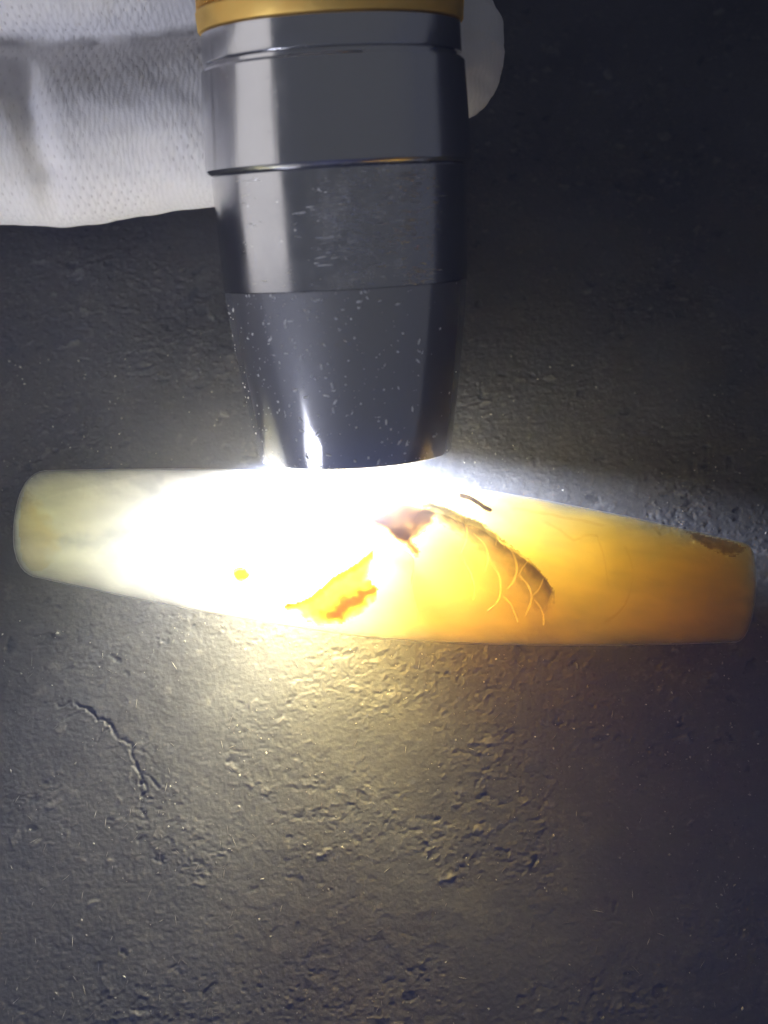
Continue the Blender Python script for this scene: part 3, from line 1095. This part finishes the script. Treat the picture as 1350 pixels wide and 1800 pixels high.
m_glove, nt, out = new_mat('white_knit')
g = NT(nt)
kn = g.n('ShaderNodeAttribute', attribute_name='knit').outputs['Vector']
ob = g.n('ShaderNodeTexCoord').outputs['Object']
sp0 = g.n('ShaderNodeSeparateXYZ', {0: kn})
ds = g.n('ShaderNodeVectorMath', {0: g.noise(ob, 420, 2, 0.5, 'Color'), 1: (0.5, 0.5, 0.5)}, operation='SUBTRACT').outputs[0]
ds = g.n('ShaderNodeVectorMath', {0: ds, 'Scale': 0.9}, operation='SCALE').outputs[0]
kn = g.n('ShaderNodeVectorMath', {0: kn, 1: ds}, operation='ADD').outputs[0]
sp = g.n('ShaderNodeSeparateXYZ', {0: kn})
TAU = 2 * math.pi
u = g.math('MULTIPLY', sp.outputs[0], TAU / 0.86)
v = g.math('MULTIPLY', sp.outputs[1], TAU / 1.85)
c1 = g.math('COSINE', g.math('ADD', u, v))
c2 = g.math('COSINE', g.math('SUBTRACT', u, v))
dots = g.math('MULTIPLY', g.math('ADD', c1, c2), sp0.outputs[2])                                  # staggered lattice
hole = g.step(dots, 1.2, 2.1)
var = g.step(g.noise(ob, 130, 3, 0.6), 0.36, 0.66)
hole = g.math('MULTIPLY', hole, g.math('ADD', g.math('MULTIPLY', var, 0.85), 0.15))
yarn = g.math('ADD', g.math('MULTIPLY', g.math('MULTIPLY', dots, -0.25), g.math('ADD', g.math('MULTIPLY', var, 0.7), 0.3)), g.math('MULTIPLY', g.math('COSINE', g.math('MULTIPLY', u, 2.0)), 0.12))
fz = g.noise(ob, 5200, 3, 0.6)
hgt = g.math('ADD', yarn, g.math('MULTIPLY', fz, 0.35))
hgt = g.math('SUBTRACT', hgt, g.math('MULTIPLY', hole, 0.6))
bmpn = g.n('ShaderNodeBump', {'Strength': 0.3, 'Distance': 0.00018, 'Height': hgt}).outputs[0]
col = g.mixc(hole, (0.84, 0.82, 0.81), (0.64, 0.61, 0.60))  # holes darker: hand beneath, and their shade put into the colour
bs = g.n('ShaderNodeBsdfPrincipled', {'Base Color': col, 'Roughness': 0.9, 'Normal': bmpn, 'Specular IOR Level': 0.15, 'Sheen Weight': 0.2})
g.link(bs.outputs[0], out.inputs[0])
hme.materials.append(m_glove)
hand = bpy.data.objects.new('gloved_hand', hme)
C.objects.link(hand)
tag(hand, 'hand in a white knitted cotton glove gripping the flashlight', 'gloved hand')


# ------------------------------------------------------------------ thin blue volume added to imitate lens glow round the lamp
m_bloom, nt, out = new_mat('lens_bloom')
g = NT(nt)
pv = g.n('ShaderNodeVolumePrincipled', {'Color': (0.32, 0.42, 1.0, 1), 'Density': 0.52, 'Anisotropy': 0.0})
g.link(pv.outputs[0], out.inputs[1])
zt = CAM.z * MM + 0.12
hz = bmesh.new()
bmesh.ops.create_cube(hz, size=1.0)
bmesh.ops.scale(hz, vec=(1.4, 1.4, zt + 1.0), verts=hz.verts)
bmesh.ops.translate(hz, vec=(0, 0, (zt - 1.0) / 2), verts=hz.verts)
hm = bpy.data.meshes.new('lens_bloom')
hz.to_mesh(hm)
hm.materials.append(m_bloom)
lens_bloom = bpy.data.objects.new('lens_bloom', hm)
C.objects.link(lens_bloom)
tag(lens_bloom, 'thin bluish volume added to imitate lens glow round the lamp', kind='stuff')
